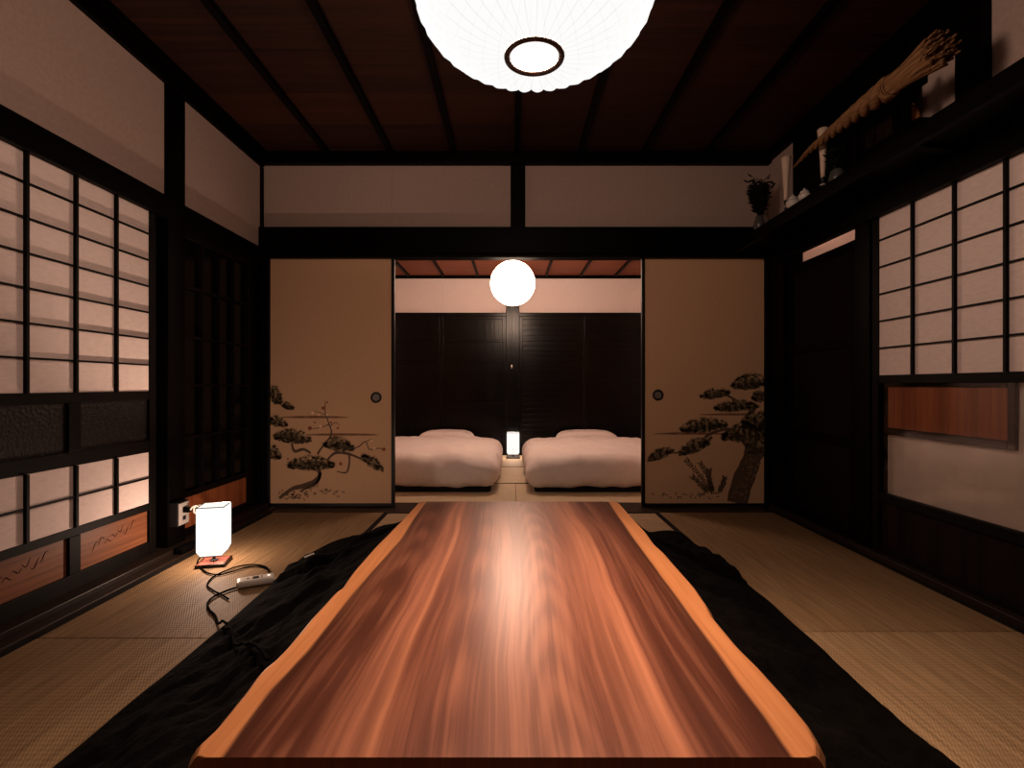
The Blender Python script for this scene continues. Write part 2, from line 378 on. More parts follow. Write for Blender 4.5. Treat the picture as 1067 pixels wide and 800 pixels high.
# ------------------------------------------------------------------ paper screens
def left_screen(name, y0, label, detailed=True):
    """screen in the left wall, far edge at y0+.94; local x=0 is the paper face"""
    r = thing(name, label, 'paper screen', (-1.79, y0, .036), kind=ST)
    z = lambda a: a-.036
    W = .94; a0, a1 = .045, .895
    f = MB()
    f.box(-.03, .006, 0, a0, 0, z(1.745)); f.box(-.03, .006, a1, W, 0, z(1.745))          # stiles
    obj('stile_frame', f, M['lattice'], r, bevel=.002)
    f = MB()
    for za, zb in ((.036,.10),(.255,.29),(.542,.60),(.80,.842),(1.743,1.765)):
        f.box(-.028, .004, a0, a1, z(za), z(zb))
    obj('rail_frame', f, M['lattice'], r, bevel=.002)
    k = MB()
    cw = (a1-a0)/4
    for i in (1,2,3):
        yy = a0+cw*i
        k.box(.0005, .014, yy-.006, yy+.006, z(.842), z(1.743)); k.box(.0005, .014, yy-.006, yy+.006, z(.29), z(.542))
    for j in range(1, 7):
        zz = .842+(1.743-.842)/7*j; k.box(.0005, .009, a0, a1, z(zz)-.004, z(zz)+.004)
    k.box(.0005, .009, a0, a1, z(.416)-.004, z(.416)+.004)
    obj('lattice_bars', k, M['lattice'], r)
    p = MB().box(-.004, 0, a0, a1, z(.842), z(1.743)); obj('upper_paper', p, M['paper'], r)
    p = MB().box(-.004, 0, a0, a1, z(.29), z(.542)); obj('lower_paper', p, M['paper'], r)
    mid = (a0+a1)/2
    obj('muntin', MB().box(-.026, .004, mid-.03, mid+.03, z(.60), z(.80)).box(-.026, .004, mid-.028, mid+.028, z(.10), z(.255)), M['lattice'], r, bevel=.003)
    for ya, yb in ((a0, mid-.03), (mid+.03, a1)):
        obj('glass_pane', MB().box(-.014, -.008, ya, yb, z(.60), z(.80)), M['dark_glass'], r, label='dark pebbled glass pane')
    for ya, yb in ((a0, mid-.028), (mid+.028, a1)):
        q = obj('wood_panel', MB().box(-.014, -.008, ya, yb, z(.10), z(.255)), M['red_wood'], r, label='reddish wood kick panel')
        g = MB()
        for t in range(7):      # carved ripples
            s0 = ya+(yb-ya)*(.2+.09*t); zz = z(.175+.006*t+.012*math.sin(t*2.1))
            pts = [(-.0075, s0+.022*u, zz+.012*math.sin(u*3.0+t)+.01*u) for u in [i/5 for i in range(-3, 6)]]
            g.tube(pts, [.0006+.0012*(1-abs(i-4)/4.5) for i in range(9)], 5)
        obj('carving', g, M['carve'], q, label='carved ripple motif')
    return r
left_screen('window_1', 1.61, 'paper lattice screen in the left wall with dark glass band and carved wood foot')
left_screen('window_2', .66, 'nearest paper lattice screen in the left wall, past the photo edge')

def right_screen(name, y0, label):
    r = thing(name, label, 'paper screen', (1.86, y0, .03), kind=ST)
    z = lambda a: a-.03
    W = .98; a0, a1 = .045, .935
    f = MB(); f.box(-.006, .03, 0, a0, 0, z(1.74)); f.box(-.006, .03, a1, W, 0, z(1.74))
    obj('stile_frame', f, M['lattice'], r, bevel=.002)
    f = MB()
    for za, zb in ((.03,.058),(.285,.33),(.88,.9215),(1.737,1.76)): f.box(-.004, .028, a0, a1, z(za), z(zb))
    obj('rail_frame', f, M['lattice'], r, bevel=.002)
    k = MB(); cw = (a1-a0)/4
    for i in (1,2,3): k.box(-.014, -.0005, a0+cw*i-.006, a0+cw*i+.006, z(.9215), z(1.737))
    for j in range(1, 6):
        zz = z(.9215+(1.737-.9215)/6*j); k.box(-.009, -.0005, a0, a1, zz-.004, zz+.004)
    obj('lattice_bars', k, M['lattice'], r)
    obj('upper_paper', MB().box(0, .004, a0, a1, z(.9215), z(1.737)), M['paper'], r)
    obj('glass_pane', MB().box(.008, .011, a0, a1, z(.33), z(.88)), M['clear_glass'], r, label='clear glass pane in the lower half')
    # what is seen through the pane
    obj('inner_paper', rounded_box(.006, a1-a0-.01, .83, .003, 1, 22, 20, .003, 9, 3, z(.05)).add([], []), M['blind'], r, label='pale wrinkled blind behind the glass').location = (.040, (a0+a1)/2, 0)
    q = MB(); y1_, y2_ = a0+.01, a1-.005
    q.box(.018, .034, y2_-.022, y2_, z(.625), z(.885)); q.box(.018, .034, a0+.215, a0+.245, z(.625), z(.885))
    q.box(.018, .034, a0+.245, y2_-.022, z(.625), z(.66)); q.box(.018, .034, a0+.245, y2_-.022, z(.862), z(.885))
    fr = obj('sash_frame', q, M['brown_wood_v'], r, bevel=.002)
    obj('wood_panel', MB().box(.024, .030, a0+.245, y2_-.022, z(.66), z(.862)), M['red_wood_v'], fr, label='reddish wood panel')
    obj('kick_panel', MB().box(.006, .012, a0, a1, z(.058), z(.285)), M['brown_wood_v'], r, label='dark brown wood kick panel')
    return r
right_screen('window_3', 1.64, 'paper lattice screen in the right wall with glass lower half')
right_screen('window_4', .65, 'nearest paper lattice screen in the right wall, past the photo edge')

# left dark lattice door between the post and the corner
d = thing('door_3', 'dark latticed glass door in the left wall behind the glowing floor lamp', 'door', (-1.80, 2.755, .036), kind=ST)
z = lambda a: a-.036
f = MB().box(-.03, .004, 0, .04, 0, z(1.73)).box(-.03, .004, .70, .74, 0, z(1.73)).box(-.03, .004, .04, .70, z(.25), z(.285)).box(-.03, .004, .04, .70, 0, z(.08)).box(-.03, .004, .04, .70, z(1.69), z(1.73))
obj('door_frame', f, M['lattice'], d, bevel=.002)
k = MB()
for i in (1, 2, 3): k.box(-.02, .003, .04+.165*i-.007, .04+.165*i+.007, z(.285), z(1.69))
for zz in (.58, .87, 1.14, 1.42): k.box(-.02, .001, .04, .70, z(zz)-.007, z(zz)+.007)
obj('lattice_bars', k, M['lattice'], d)
obj('glass_pane', MB().box(-.024, -.021, .04, .70, z(.285), z(1.69)), M['night_glass'], d)
obj('kick_panel', MB().box(-.014, -.006, .04, .70, z(.08), z(.25)), M['red_wood_v'], d, label='reddish wood kick panel')
st('jamb', MB().box(-.03, .004, .745, .845, 0, z(1.73)), M['dark_wood'], d)

# right dark board door
d = thing('door_4', 'black board door in the right wall with a lit slit above', 'door', (1.86, 2.742, .03), kind=ST)
f = MB().box(-.004, .03, 0, .05, 0, 1.630).box(-.004, .03, .645, .695, 0, 1.630)
for zz in (0, .5, 1.05, 1.580): f.box(-.002, .028, .05, .645, zz, zz+.05)
obj('door_frame', f, M['dark_wood'], d, bevel=.002)
obj('board_panel', MB().box(.008, .02, .05, .645, .05, 1.580), M['lattice'], d)

# ------------------------------------------------------------------ painted sliding doors
def ink(name, col, alpha=1.0, nscale=40):
    m, nt = newmat(name); b = principled(nt, .8, .1, col)
    v = coords(nt, (nscale, nscale, nscale)); n = nd(nt, 'ShaderNodeTexNoise', i_Scale=1.0, i_Detail=3.0); L(nt, v, n.inputs['Vector'])
    r = ramp(nt, n.outputs[0], [(.3, col), (.7, tuple(min(1, x*1.35) for x in col))]); L(nt, r.outputs[0], b.inputs['Base Color'])
    if alpha >= 1: finish(nt, b); return m
    t = nd(nt, 'ShaderNodeBsdfTransparent'); rr = ramp(nt, n.outputs[0], [(.3, (alpha*.7,)*3), (.65, (alpha*1.1,)*3)])
    mx = nd(nt, 'ShaderNodeMixShader'); L(nt, rr.outputs[0], mx.inputs[0]); L(nt, t.outputs[0], mx.inputs[1]); L(nt, b.outputs[0], mx.inputs[2]); finish(nt, mx); return m
I_mid = ink('ink_green', (.24,.170,.100)); I_dark = ink('ink_dark_green', (.14,.100,.062)); I_lite = ink('ink_pale_green', (.34,.235,.14))
I_blk = ink('ink_black', (.095,.060,.040)); I_haze = ink('ink_haze', (.17,.070,.035), .62, 14); I_red = ink('ink_red', (.26,.075,.045))
I_wht = ink('ink_white', (.74,.50,.36))
FY = 3.65
def painting(parent, xlim, pads, trunks, hazes, dots, strokes, sprays=()):
    x_lo, x_hi = xlim; r_ = random.Random(int(xlim[0]))
    def P(px, py, lay): 
        px = max(x_lo, min(x_hi, px)); q = on_y(px, py, FY); return (q.x, FY-.0004-.0003*lay, q.z)
    mb = MB()
    mats = [I_mid, I_dark, I_lite, I_blk, I_haze, I_red, I_wht]
    for (xa, xb, yy, th) in hazes:
        n = 14; up = []; dn = []
        for i in range(n+1):
            t = i/n; px = xa+(xb-xa)*t; w = th*(math.sin(PI*t)**.6)+.05
            up.append((px, yy-w)); dn.append((px, yy+w*.5))
        for i in range(n):
            mb.add([P(*up[i],0), P(*dn[i],0), P(*dn[i+1],0), P(*up[i+1],0)], [(0,1,2,3)], 4)
    def strip(pts, ws, mi, lay):
        pts = smooth_path([(p[0], p[1], 0) for p in pts], 5); n = len(pts)
        for i in range(n-1):
            def side(k):
                t = (pts[min(k+1,n-1)]-pts[max(k-1,0)]).normalized(); nn = Vector((-t.y, t.x, 0))
                u = k/(n-1)*(len(ws)-1); a = int(min(u, len(ws)-2)); w = ws[a]+(ws[a+1]-ws[a])*(u-a)
                w *= 1+.22*noise.noise(Vector((k*.35, 3.1, 1)))
                return pts[k]+nn*w/2, pts[k]-nn*w/2
            a, b_ = side(i); c_, d_ = side(i+1)
            mb.add([P(a.x,a.y,lay), P(b_.x,b_.y,lay), P(d_.x,d_.y,lay), P(c_.x,c_.y,lay)], [(0,1,2,3)], mi)
    for pts, ws in trunks: strip(pts, ws, 3, 1)
    for (cx, cy, w, h, tilt) in pads:
        # cloud of needle tufts over a lumpy wash
        lumps = max(3, int(w/7))
        for q in range(lumps):
            u = (q+.5)/lumps-.5
            lx = cx+u*w*.86; ly = cy+tilt*u*w+h*.10; rx = w/lumps*.78; ry = h*.5*max(.18, 1-3.4*u*u)
            n = 14; ring = []
            for k in range(n):
                a = 2*PI*k/n; s = 1+.18*noise.noise(Vector((k*1.3, lx, ly)))
                yy = math.sin(a)*ry*s; yy = yy if yy < 0 else yy*.55
                ring.append(P(lx+math.cos(a)*rx*s, ly+yy, 2))
            mb.poly(ring, 0)
        for q in range(int(w*h*.22)+14):
            u = r_.uniform(-.5,.5); vv = -.5*max(0,1-3.2*u*u)**.8+r_.random()*(.9*max(.12,1-3.0*u*u))+.18*(3.0*u*u)
            tx = cx+u*w; ty = cy+tilt*u*w+vv*h
            mi = 1 if vv > .08 or r_.random() < .35 else (2 if vv < -.18 else 0)
            for k in range(5):
                a = -PI/2+(k-2)*.5+r_.uniform(-.2,.2); ln = r_.uniform(2.2, 4.0)
                ex, ey = tx+math.cos(a)*ln, ty+math.sin(a)*ln
                nx, ny = -math.sin(a)*.33, math.cos(a)*.33
                mb.add([P(tx+nx,ty+ny,3), P(tx-nx,ty-ny,3), P(ex,ey,3)], [(0,1,2)], mi)
    for (px, py, rr, mi) in dots:
        mb.poly([P(px+rr*math.cos(2*PI*k/8), py+rr*math.sin(2*PI*k/8), 4) for k in range(8)], mi)
    for (cx, cy, sx, sy, n, ang) in strokes:
        for q in range(n):
            tx, ty = cx+r_.gauss(0,sx), cy+r_.gauss(0,sy); a = ang+r_.gauss(0,.5); ln = r_.uniform(2,5)
            strip([(tx,ty),(tx+math.cos(a)*ln*.5+.2,ty+math.sin(a)*ln*.5),(tx+math.cos(a)*ln,ty+math.sin(a)*ln)], [.4,1.1,.2], 3, 2)
    for (bx, by, tx_, ty_, bend) in sprays:
        pth = smooth_path([(bx,by,0), ((bx+tx_)/2+bend, (by+ty_)/2, 0), (tx_,ty_,0)], 9)
        strip([(p.x,p.y) for p in pth], [1.0,.8,.5], 3, 2)
        for k in range(2, len(pth)):
            for sd in (-1, 1):
                a = math.atan2(pth[k].y-pth[k-1].y, pth[k].x-pth[k-1].x)+sd*(.75+r_.uniform(-.2,.2)); ln = r_.uniform(3.2, 5.2)
                q = pth[k]; ex, ey = q.x+math.cos(a)*ln, q.y+math.sin(a)*ln; mx_, my_ = (q.x+ex)/2, (q.y+ey)/2; nx, ny = -math.sin(a)*.75, math.cos(a)*.75
                mb.add([P(q.x,q.y,3), P(mx_+nx,my_+ny,3), P(ex,ey,3), P(mx_-nx,my_-ny,3)], [(0,1,2,3)], 1 if r_.random() < .6 else 3)
    return obj('painting', mb, mats, parent, label='ink painting on the door paper')

def sliding_door(name, x0, x1, label, pull_px, art):
    r = st(name, MB().box(x0+.022, x1-.022, FY, FY+.016, .025, 1.80), M['fusuma'], None, label, 'sliding door')
    f = MB().box(x0, x0+.024, FY-.006, FY+.022, .003, 1.81).box(x1-.024, x1, FY-.006, FY+.022, .003, 1.81)
    f.box(x0+.024, x1-.024, FY-.006, FY+.022, .003, .024)
    obj('door_frame', f, M['black'], r, bevel=.002)
    c = on_y(pull_px[0], pull_px[1], FY)
    Mx = Matrix.Translation((c.x, FY-.001, c.z)) @ Matrix.Rotation(R(90), 4, 'X')
    h = obj('door_pull', MB().lathe([(.039,-.001),(.040,.004),(.036,.007),(.028,.007),(.026,.002)], n=28, M=Mx), M['black'], r, smooth=True, label='round black door pull')
    obj('pull_cup', MB().lathe([(.0255,.0005),(.0255,.0025),(.018,.0028)], n=24, M=Mx), M['grey_metal'], h, label='grey metal cup of the pull')
    painting(r, *art)
    return r
artL = ((280.5, 405.5),
  [(287,413,14,22,.5),(289,440,20,13,.2),(305,456,40,17,.1),(284,472,18,17,.3),(353,464,32,17,.15),(324,484,48,18,.0),(388,482,22,14,.6),(300,424,12,8,.3)],
  [([(291,519),(305,509),(317,506),(330,500),(333,492),(326,484)],[3,4,5,5,4,3]), ([(316,510),(330,503),(334,492)],[2,3,2]),
   ([(324,472),(316,468),(307,470),(304,462)],[2,3,3,2]), ([(331,473),(334,468),(345,453),(343,442),(339,430),(339,418)],[2.5,2,1.8,1.2,1,.6]),
   ([(343,442),(335,445),(325,447)],[1,.8,.5]), ([(344,444),(350,440),(354,444)],[1,.8,.4]), ([(343,434),(334,430),(326,428)],[.8,.6,.4]),
   ([(340,480),(349,472),(360,472),(372,476),(384,482)],[1.5,3,3,2,1.4]), ([(364,474),(364,482),(361,492),(351,491)],[2,1.8,1.6,.8]),
   ([(366,468),(374,465),(381,460),(385,468),(394,467),(402,468)],[1.2,1.2,1,1,.8,.6]), ([(381,460),(388,457)],[.8,.4])],
  [(290,364,434.8,1.7),(316,396,453,1.7)],
  [(337,425,2.0,5),(323,446,2.2,5),(400,468,2.0,5),(355,483,1.8,5),(345,440,1.2,5),(352,446,1.3,5),(328,440,1.0,5),(332,432,1.2,6),(387,459,1.2,6),(300,478,1.0,5),(341,419,1.0,5),(326,430,1.8,6),(334,444,1.6,6),(341,432,1.5,6),(390,467,1.4,6)],
  [(318,512,16,3,46,0),(300,517,8,2,24,-.4)])
artR = ((674.5, 798.5),
  [(781,399,38,19,-.1),(745,411,30,12,-.15),(767,424,46,13,-.05),(733,444,48,17,-.1),(787,440,30,26,0),(775,452,46,22,-.1),(723,466,32,17,-.35),(688,474,28,12,-.35),(790,468,22,24,0),(791,414,16,14,0)],
  [([(768,524),(773,504),(780,487),(786,470),(794,452)],[22,22,20,20,16]), ([(783,470),(770,455),(760,447),(740,452),(728,462)],[5,4,3,3,2]),
   ([(790,450),(784,430),(772,420),(758,412)],[5,4,3,2]), ([(742,455),(735,460),(715,470),(700,472)],[3,3,2,1.4])],
  [(680,758,452,1.8),(728,798,432,1.6)],
  [],
  [(716,516,16,2.0,26,-.1)],
  [(742,515,716,480,2),(742,515,730,483,3),(744,514,739,490,-2),(748,514,755,498,1),(738,514,722,497,1)])
sliding_door('door_1', -1.757, -.842, 'sliding paper door painted with a plum and pine, left of the bedroom opening', (392, 414), artL)
dr = sliding_door('door_2', .930, 1.832, 'sliding paper door painted with a leaning pine, right of the bedroom opening', (685.5, 411.5), artR)
# pale bark scales on the leaning trunk
mb = MB()
for q in range(90):
    t = rnd.random(); px = 769+(792-769)*t+rnd.uniform(-8,8); py = 520-(520-462)*t
    if px > 797: continue
    c = on_y(px, py, FY); y = FY-.0016; s = rnd.uniform(.004,.010)
    mb.poly([(c.x-s, y, c.z), (c.x, y, c.z-s*1.1), (c.x+s, y, c.z), (c.x, y, c.z+s*.8)])
obj('bark_scales', mb, ink('ink_bark', (.20,.13,.075)), dr)

# ------------------------------------------------------------------ straw mats
def mat_mb(x0, x1, y0, y1):
    return MB().box(x0+.001, x1-.001, y0+.0015, y1-.0015, -.055, 0)
def tatami(x0, x1, y0, y1, label, group, mat, heri, cat='straw mat'):
    cx, cy = (x0+x1)/2, (y0+y1)/2
    r = thing('tatami_mat', label, cat, (cx, cy, -.055), group=group)
    obj('rush_cover', MB().box(x0-cx+.001, x1-cx-.001, y0-cy+.0012, y1-cy-.0012, .0, .055), mat, r, bevel=.003)
    w = .031
    for h in heri:
        if h == 'l': b_ = (x0-cx, x0-cx+w, y0-cy+.002, y1-cy-.002)
        if h == 'r': b_ = (x1-cx-w, x1-cx, y0-cy+.002, y1-cy-.002)
        if h == 'n': b_ = (x0-cx+.002, x1-cx-.002, y0-cy, y0-cy+w)
        if h == 'f': b_ = (x0-cx+.002, x1-cx-.002, y1-cy-w, y1-cy)
        obj('border_band', MB().box(*b_, .05, .0562), M['heri'], r, label='black cloth border of the mat')
    return r
G1 = 'straw mats in the table room'
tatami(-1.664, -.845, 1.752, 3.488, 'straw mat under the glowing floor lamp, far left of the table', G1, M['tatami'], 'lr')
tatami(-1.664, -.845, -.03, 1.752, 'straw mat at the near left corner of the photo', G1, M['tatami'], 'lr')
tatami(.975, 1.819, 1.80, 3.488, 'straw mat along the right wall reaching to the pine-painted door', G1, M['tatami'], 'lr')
tatami(.975, 1.819, .02, 1.80, 'brightened straw mat at the near right corner of the photo', G1, M['tatami_lit'], 'lr')
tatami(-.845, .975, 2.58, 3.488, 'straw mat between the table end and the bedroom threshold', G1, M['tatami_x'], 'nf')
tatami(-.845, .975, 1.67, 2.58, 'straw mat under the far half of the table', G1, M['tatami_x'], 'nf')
G2 = 'straw mats in the bedroom'
tatami(-1.87, .03, 3.785, 4.54, 'pale straw mat just inside the bedroom, left half of the opening', G2, M['tatami_bed'], 'f')
tatami(.03, 1.87, 3.785, 4.54, 'pale straw mat just inside the bedroom, right half of the opening', G2, M['tatami_bed'], 'f')
tatami(-1.0, 1.0, 4.54, 5.46, 'pale straw mat seen midway between the two beds', G2, M['tatami_bed'], 'f')
tatami(-1.0, 1.0, 5.46, 6.36, 'pale straw mat between the beds under the small bedside lamp', G2, M['tatami_bed'], '')
for x0, x1 in ((-1.87, -1.0), (1.0, 1.87)):
    tatami(x0, x1, 4.54, 6.36, 'pale straw mat under the outer side of the %s bed' % ('left' if x0 < 0 else 'right'), G2, M['tatami_bed'], '')

# ------------------------------------------------------------------ kotatsu table
zT = .37
Lout = [(202,780),(226.3,757),(255.5,721.6),(272.6,698.5),(287.2,686.3),(299.4,674),(312.8,658.3),(326.2,642),(341.9,625.3),(349.4,616.8),(357.8,611.2),(362.5,603.7),(370,593.4),(390.6,570),(407.5,553),(422.5,538),(432.8,527)]
Lin = [(232.4,786.2),(253.1,757),(279.9,720.4),(304.3,694.8),(320.1,677.8),(345.5,645.8),(364.3,622.5),(385,598.1),(403.7,577.5),(418.7,560.6),(430,541.9),(443.1,524)]
Rout = [(858,785),(840.3,752),(816,722.8),(791.6,696),(767.2,671.7),(741.6,641.2),(735,628),(721.8,609.3),(705,590.6),(691.8,575.6),(681.5,566.2),(671.2,552.2),(656.2,536.2),(648,527)]
Rin = [(825.7,787.4),(796.5,744.8),(769.6,710.7),(747.7,679),(722.5,645.5),(708.7,626.2),(693.7,605.6),(680.6,586.9),(663.7,564.4),(646.9,541),(633.7,522)]
def curve_of(pts):
    w = sorted([(on_z(a, b_, zT).y, on_z(a, b_, zT).x) for a, b_ in pts])
    def fn(y):
        if y <= w[0][0]: return w[0][1]
        for i in range(len(w)-1):
            if w[i][0] <= y <= w[i+1][0]:
                t = (y-w[i][0])/(w[i+1][0]-w[i][0]); t = t*t*(3-2*t)*.4+t*.6
                return w[i][1]+(w[i+1][1]-w[i][1])*t
        return w[-1][1]
    return fn
fLo, fLi, fRo, fRi = map(curve_of, (Lout, Lin, Rout, Rin))
ty0, ty1 = .684, 2.19
tb = thing('kotatsu_table', 'long low walnut table with wavy orange sapwood edges', 'table', (0, 1.437, 0))
# top: rings of cross sections along y, live edge flares outward below
ny = 120; nxs = 40; th = .034
V = []; Fc = []; sap = []
def corner(y):
    e = min(y-ty0, ty1-y); rr = .022
    return 0 if e >= rr else rr-math.sqrt(max(0, rr*rr-(rr-e)**2))
for i in range(ny+1):
    t = i/ny; y = ty0+(ty1-ty0)*t
    if i == 1: y = ty0+.004
    if i == ny-1: y = ty1-.004
    c_ = corner(y); lo, ro = fLo(y)+c_, fRo(y)-c_
    row = [(lo-.012, zT-th), (lo-.010, zT-th*.55), (lo-.002, zT-.006), (lo+.003, zT-.001)]
    for k in range(nxs+1): row.append((lo+.006+(ro-lo-.012)*k/nxs, zT))
    row += [(ro-.003, zT-.001), (ro+.002, zT-.006), (ro+.010, zT-th*.55), (ro+.012, zT-th)]
    for (x, zz) in row:
        V.append((x, y-1.437, zz)); sap.append(min(x-fLi(y), fRi(y)-x))
m_ = nxs+9
for i in range(ny):
    for k in range(m_-1):
        Fc.append((i*m_+k, i*m_+k+1, (i+1)*m_+k+1, (i+1)*m_+k))
    Fc.append((i*m_+m_-1, i*m_, (i+1)*m_, (i+1)*m_+m_-1))
Fc.append(tuple(range(m_-1, -1, -1))); Fc.append(tuple(ny*m_+k for k in range(m_)))
# walnut material
m, nt = newmat('walnut_slab')
at = nd(nt, 'ShaderNodeAttribute'); at.attribute_name = 'heart'
tc = nd(nt, 'ShaderNodeTexCoord')
mp = nd(nt, 'ShaderNodeMapping'); L(nt, tc.outputs['Object'], mp.inputs[0])
wob_v = nd(nt, 'ShaderNodeMapping'); wob_v.inputs['Scale'].default_value = (2.2, 1.1, 1); L(nt, tc.outputs['Object'], wob_v.inputs[0])
wob = nd(nt, 'ShaderNodeTexNoise', i_Scale=1.0, i_Detail=2.0); L(nt, wob_v.outputs[0], wob.inputs['Vector'])
sp = nd(nt, 'ShaderNodeSeparateXYZ'); L(nt, tc.outputs['Object'], sp.inputs[0])
def math2(op, a, b_=None, c_=None):
    n = nd(nt, 'ShaderNodeMath', operation=op)
    for i, q in enumerate((a, b_, c_)):
        if q is None: continue
        if isinstance(q, (int, float)): n.inputs[i].default_value = q
        else: L(nt, q, n.inputs[i])
    return n.outputs[0]
wx = math2('MULTIPLY_ADD', wob.outputs[0], .075, sp.outputs[0])          # x warped along the length
wx = math2('ADD', wx, -.0375)
# broad colour bands by warped x
pos = math2('MULTIPLY_ADD', wx, 1.0, .5)
hd, hm, hl, ho = (.082,.025,.014), (.135,.044,.025), (.215,.080,.045), (.31,.122,.064)

hc = (.185,.069,.040)
bands = ramp(nt, pos, [(.05,hd),(.17,hd),(.222,hd),(.265,hl),(.29,hl),(.303,ho),(.315,hm),(.37,(.115,.037,.021)),(.43,hm),(.48,hc),(.54,hc),(.59,hc),(.645,hm),(.69,hl),(.72,hl),(.745,ho),(.757,hm),(.79,hd),(.86,hd),(.95,hd)])
# fine streaks
cv = nd(nt, 'ShaderNodeCombineXYZ'); L(nt, math2('MULTIPLY', wx, 90.0), cv.inputs[0]); L(nt, math2('MULTIPLY', sp.outputs[1], 1.6), cv.inputs[1])
fn = nd(nt, 'ShaderNodeTexNoise', i_Scale=1.0, i_Detail=4.0, i_Roughness=.65, i_Distortion=.35); L(nt, cv.outputs[0], fn.inputs['Vector'])
cv2 = nd(nt, 'ShaderNodeCombineXYZ'); L(nt, math2('MULTIPLY', wx, 26.0), cv2.inputs[0]); L(nt, math2('MULTIPLY', sp.outputs[1], .9), cv2.inputs[1])
fn2 = nd(nt, 'ShaderNodeTexNoise', i_Scale=1.0, i_Detail=3.0, i_Distortion=.5); L(nt, cv2.outputs[0], fn2.inputs['Vector'])
# cathedral figure near the front, right of centre, and a smaller one on the left
def cathedral(x0, k, yoff, freq, half):
    dx = math2('ADD', wx, -x0); q = math2('MULTIPLY', dx, dx); v_ = math2('MULTIPLY_ADD', q, 1/k, sp.outputs[1])
    v_ = math2('MULTIPLY_ADD', wob.outputs[0], .12, v_)
    s_ = math2('SINE', math2('MULTIPLY', v_, freq))
    msk = math2('SUBTRACT', 1.0, math2('DIVIDE', math2('ABSOLUTE', dx), half)); msk = nd_clamp(msk)
    return math2('MULTIPLY', s_, msk)
def nd_clamp(q):
    n = nd(nt, 'ShaderNodeClamp'); L(nt, q, n.inputs[0]); return n.outputs[0]
cat = math2('ADD', cathedral(.085, .0125, 0, 34.0, .085), cathedral(-.31, .02, 0, 24.0, .05))
cat = math2('ADD', cat, cathedral(-.09, .03, 0, 22.0, .05))
val = math2('MULTIPLY_ADD', fn.outputs[0], .75, math2('MULTIPLY', fn2.outputs[0], .75))
val = math2('MULTIPLY_ADD', cat, .10, val)
gain = ramp(nt, val, [(.40, (.62,.58,.55)), (.78, (1,1,1)), (.98, (1.0,1.0,1.0))])
mul = nd(nt, 'ShaderNodeMix', data_type='RGBA', blend_type='MULTIPLY'); mul.inputs[0].default_value = 1
L(nt, bands.outputs[0], mul.inputs[6]); L(nt, gain.outputs[0], mul.inputs[7])
bright = ramp(nt, val, [(.70, (0,0,0)), (1.0, (.11,.048,.026))])
addc = nd(nt, 'ShaderNodeMix', data_type='RGBA', blend_type='ADD'); addc.inputs[0].default_value = 1
L(nt, mul.outputs[2], addc.inputs[6]); L(nt, bright.outputs[0], addc.inputs[7])
sapc = ramp(nt, fn.outputs[0], [(.3, (.33,.125,.045)), (.7, (.47,.20,.08))])
wsap = math2('MULTIPLY_ADD', fn2.outputs[0], .012, math2('ADD', at.outputs['Fac'], -.006))
sm = nd(nt, 'ShaderNodeMapRange'); sm.inputs[1].default_value = -.003; sm.inputs[2].default_value = .004; L(nt, wsap, sm.inputs[0])
dk = nd(nt, 'ShaderNodeMapRange'); dk.inputs[1].default_value = .003; dk.inputs[2].default_value = .05; dk.inputs[3].default_value = .6; dk.inputs[4].default_value = 1.0; L(nt, wsap, dk.inputs[0])
hrt = nd(nt, 'ShaderNodeMix', data_type='RGBA', blend_type='MULTIPLY'); hrt.inputs[0].default_value = 1
L(nt, addc.outputs[2], hrt.inputs[6]); L(nt, dk.outputs[0], hrt.inputs[7])
fin = nd(nt, 'ShaderNodeMix', data_type='RGBA'); L(nt, sm.outputs[0], fin.inputs[0]); L(nt, sapc.outputs[0], fin.inputs[6]); L(nt, hrt.outputs[2], fin.inputs[7])
b = principled(nt, .31, .29); L(nt, fin.outputs[2], b.inputs['Base Color']); bump(nt, fn.outputs[0], b, .06, .0006); finish(nt, b)
M['walnut'] = m
top = obj('tabletop', MB().add(V, Fc), M['walnut'], tb)
a_ = top.data.attributes.new('heart', 'FLOAT', 'POINT'); a_.data.foreach_set('value', sap)
ap = MB()
for (x0,x1,y0,y1) in ((-.38,.38,-.70,-.665),(-.38,.38,.665,.70),(-.38,-.345,-.665,.665),(.345,.38,-.665,.665)): ap.box(x0,x1,y0,y1,.27,.318)
obj('table_frame', ap, M['dark_wood_y'], tb, bevel=.003)
for sx in (-1,1):
    for sy in (-1,1):
        obj('leg', MB().box(sx*.355-.022, sx*.355+.022, sy*.675-.022, sy*.675+.022, .002, .28), M['dark_wood'], tb, bevel=.004)

